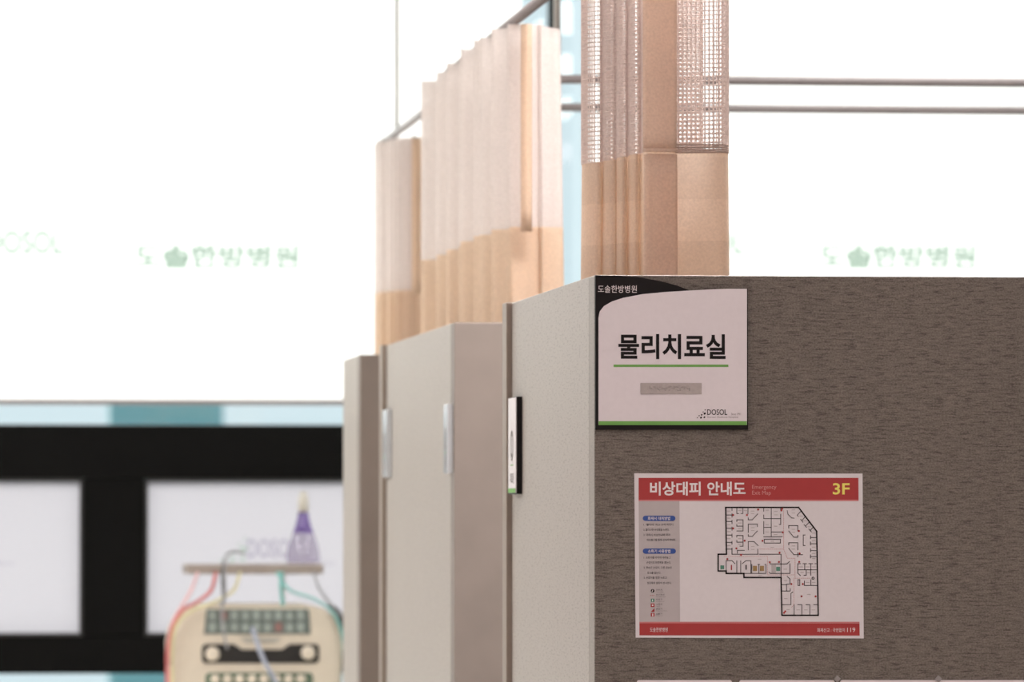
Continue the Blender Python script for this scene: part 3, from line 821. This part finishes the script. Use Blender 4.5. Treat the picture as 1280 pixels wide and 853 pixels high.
# ------------------------------------------------------------------ electrotherapy unit on its cart
YM = 13.3
def machine():
    base = at(320, 905, YM) 
    r = empty('electrotherapy_unit', base, 'cream electrotherapy machine with knobs, lead wires and a narrow top tray', 'machine')
    D = 0.26
    out = [(213, 905), (427, 905), (428, 806), (425, 787), (418, 771), (404, 760.5), (384, 756), (258, 756), (238, 760.5), (224, 771), (216, 787), (213, 806)]
    bm = bmesh.new(); add_prism(bm, px_poly(out, YM), YM, YM + D)
    bmesh.ops.bevel(bm, geom=[e for e in bm.edges if abs(e.verts[0].co.y - e.verts[1].co.y) < 1e-6], offset=0.012, segments=3, affect='EDGES')
    bm_obj('housing', bm, 'machine_cream', r)
    pn = plate('display_panel', [(255, 793), (388, 793), (386, 761.5), (258, 761.5)], YM, 0.004, 'machine_panel', r, 0.001)
    for row, (ya, yb) in enumerate(((764, 775), (779, 790))):
        for k in range(9):
            x = 261 + k * 13.8
            plate('key', rect(x, ya + (k % 2), x + 8.5, yb), YM - 0.004, 0.003, 'machine_red' if (k, row) in ((1, 0), (6, 1)) else 'machine_key', pn)
    plate('chin_plate', [(308, 804), (344, 804), (352, 797.5), (300, 797.5)], YM, 0.004, 'machine_chin', r, 0.001)
    bd = plate('dark_band', [(256, 829.5), (395, 829.5), (398.5, 826), (398.5, 809), (395, 805.5), (362, 805.5), (352, 813), (302, 813), (292, 805.5), (256, 805.5), (252.5, 809), (252.5, 826)], YM, 0.004, 'machine_dark', r, 0.001)
    kp = plate('knob_panel', [(260, 880), (388, 880), (391, 876), (391, 845), (388, 841.5), (260, 841.5), (257, 845), (257, 876)], YM, 0.004, 'machine_green', r, 0.001)
    def knob(px, py, rad, parent):
        bm = bmesh.new(); p = at(px, py, YM - 0.004); s = rad / 535
        prof = [(1.0, 0.0), (1.0, 0.008), (0.85, 0.014), (0.5, 0.016)]
        rings = [[bm.verts.new((p.x + s * q * math.cos(k * math.pi / 8), p.y - d, p.z + s * q * math.sin(k * math.pi / 8))) for k in range(16)] for q, d in prof]
        for a, b in zip(rings, rings[1:]):
            for k in range(16): bm.faces.new((a[k], a[(k + 1) % 16], b[(k + 1) % 16], b[k]))
        bm.faces.new(rings[-1])
        bm_obj('knob', bm, 'machine_cream', parent, smooth=True)
    knob(265.5, 818, 9, bd); knob(385, 816.5, 9, bd)
    for k in range(8): knob(269 + k * 15.3, 849.5, 6, kp)
    # tray on two posts
    a, b = at(232, 718, YM + 0.05), at(402.5, 705.5, YM + 0.05)
    box('tray', (a.x, YM + 0.0, a.z), (b.x, YM + 0.2, b.z), 'tray_taupe', r, 0.003)
    for px in (279, 354):
        p = at(px, 718, YM + 0.1)
        tube('tray_post', [(p.x, YM + 0.1, at(px, 757, YM + 0.1).z), (p.x, YM + 0.1, a.z)], 0.004, 'rod_steel', r, 8)
    def wire(pts, m, rad=0.0042, dy=-0.03):
        P = [Vector(at(x, y, YM + dy + (d[0] if d else 0))) for x, y, *d in pts]
        tube('lead_wire', spline(P, 6), rad, m, r, 6)
    wire(((247, 716, .02), (240, 736, -.02), (228, 757, -.02), (217, 776, -.01), (212, 800, 0), (211, 870, 0)), 'wire_pink', 0.004)
    wire(((270, 716, .02), (264, 738, -.02), (248, 752, -.02), (228, 764, -.02), (215, 786, -.01), (209.5, 815, 0), (209, 870, 0)), 'wire_red', 0.0048)
    wire(((300, 716, .02), (292, 738, -.02), (270, 752, -.02), (240, 764, -.03), (222, 780, -.03), (216, 805, -.01), (215, 870, -.01)), 'wire_yellow', 0.0042)
    wire(((352, 716, .02), (351, 735, 0), (354, 758, 0)), 'wire_teal', 0.0048)
    wire(((346, 716, .02), (362, 738, -.02), (390, 748, -.02), (412, 762, -.02), (424, 782, -.01), (430, 810, 0), (431, 870, 0)), 'wire_teal', 0.0036)
    wire(((392, 716, .02), (398, 734, -.02), (410, 752, -.02), (423, 772, -.01)), 'wire_grey', 0.0034)
    wire(((412, 758, .05), (423, 768, .03), (430, 790, .02), (433, 825, .02), (433, 870, .02)), 'wire_black', 0.008)
    wire(((280, 700, -.01), (278, 725, -.02), (280, 757, -.02)), 'wire_black', 0.0034)
    wire(((306, 692, 0), (290, 690, -.01), (281, 702, -.03), (281, 740, -.03), (277, 770, -.02), (284, 812, -.02)), 'wire_grey', 0.0036)
    wire(((316, 786, -.0), (320, 800, -.03), (330, 826, -.04), (346, 856, -.04), (352, 880, -.03)), 'wire_blue', 0.006)
    # cart
    x0, x1 = at(200, 905, YM).x, at(440, 905, YM).x
    zc = base.z
    cart = empty('equipment_cart', ((x0 + x1) / 2, YM + D / 2, 0), 'grey cart under the cream machine, below the picture edge', 'cart')
    box('top_shelf', (x0, YM - 0.04, zc - 0.0315), (x1, YM + D + 0.04, zc - 0.0015), 'cart_grey', cart, 0.003)
    box('lower_shelf', (x0, YM - 0.04, 0.25), (x1, YM + D + 0.04, 0.275), 'cart_grey', cart, 0.003)
    for lx in (x0 + 0.02, x1 - 0.02):
        for ly in (YM - 0.02, YM + D + 0.02):
            lg = tube('leg', [(lx, ly, 0.06), (lx, ly, zc - 0.03)], 0.012, 'cart_grey', cart, 10)
            bm = bmesh.new(); add_tube(bm, [(lx - 0.012, ly, 0.03), (lx + 0.012, ly, 0.03)], 0.03, 14)
            bm_obj('caster', bm, 'rubber', lg, smooth=True)
    # squeeze bottle standing on the tray
    p = at(379, 705.5, YM + 0.06); zb_ = b.z + 0.002; k = 1 / 533
    bt = empty('squeeze_bottle', (p.x, YM + 0.06, zb_), 'conical lilac bottle with purple neck and white cap on the tray', 'bottle')
    def lathe(name, prof, m):
        bm = bmesh.new()
        rings = [[bm.verts.new((p.x + rr * k * math.cos(j * math.pi / 10), YM + 0.06 + rr * k * math.sin(j * math.pi / 10), zb_ + zz * k)) for j in range(20)] for rr, zz in prof]
        for A, B_ in zip(rings, rings[1:]):
            for j in range(20): bm.faces.new((A[j], A[(j + 1) % 20], B_[(j + 1) % 20], B_[j]))
        if prof[0][0] > 0.5: bm.faces.new(rings[0][::-1])
        bm.faces.new(rings[-1])
        bm_obj(name, bm, m, bt, smooth=True)
    lathe('body', [(19, 0), (21, 1.5), (21, 8), (19.5, 18), (16, 30), (13, 38)], 'bottle_clear')
    lathe('neck', [(13, 38), (10, 46), (7.5, 56), (6, 66)], 'bottle_purple')
    lathe('cap', [(6.8, 64), (6.8, 80), (5, 84), (4, 90)], 'cap_white')
machine()
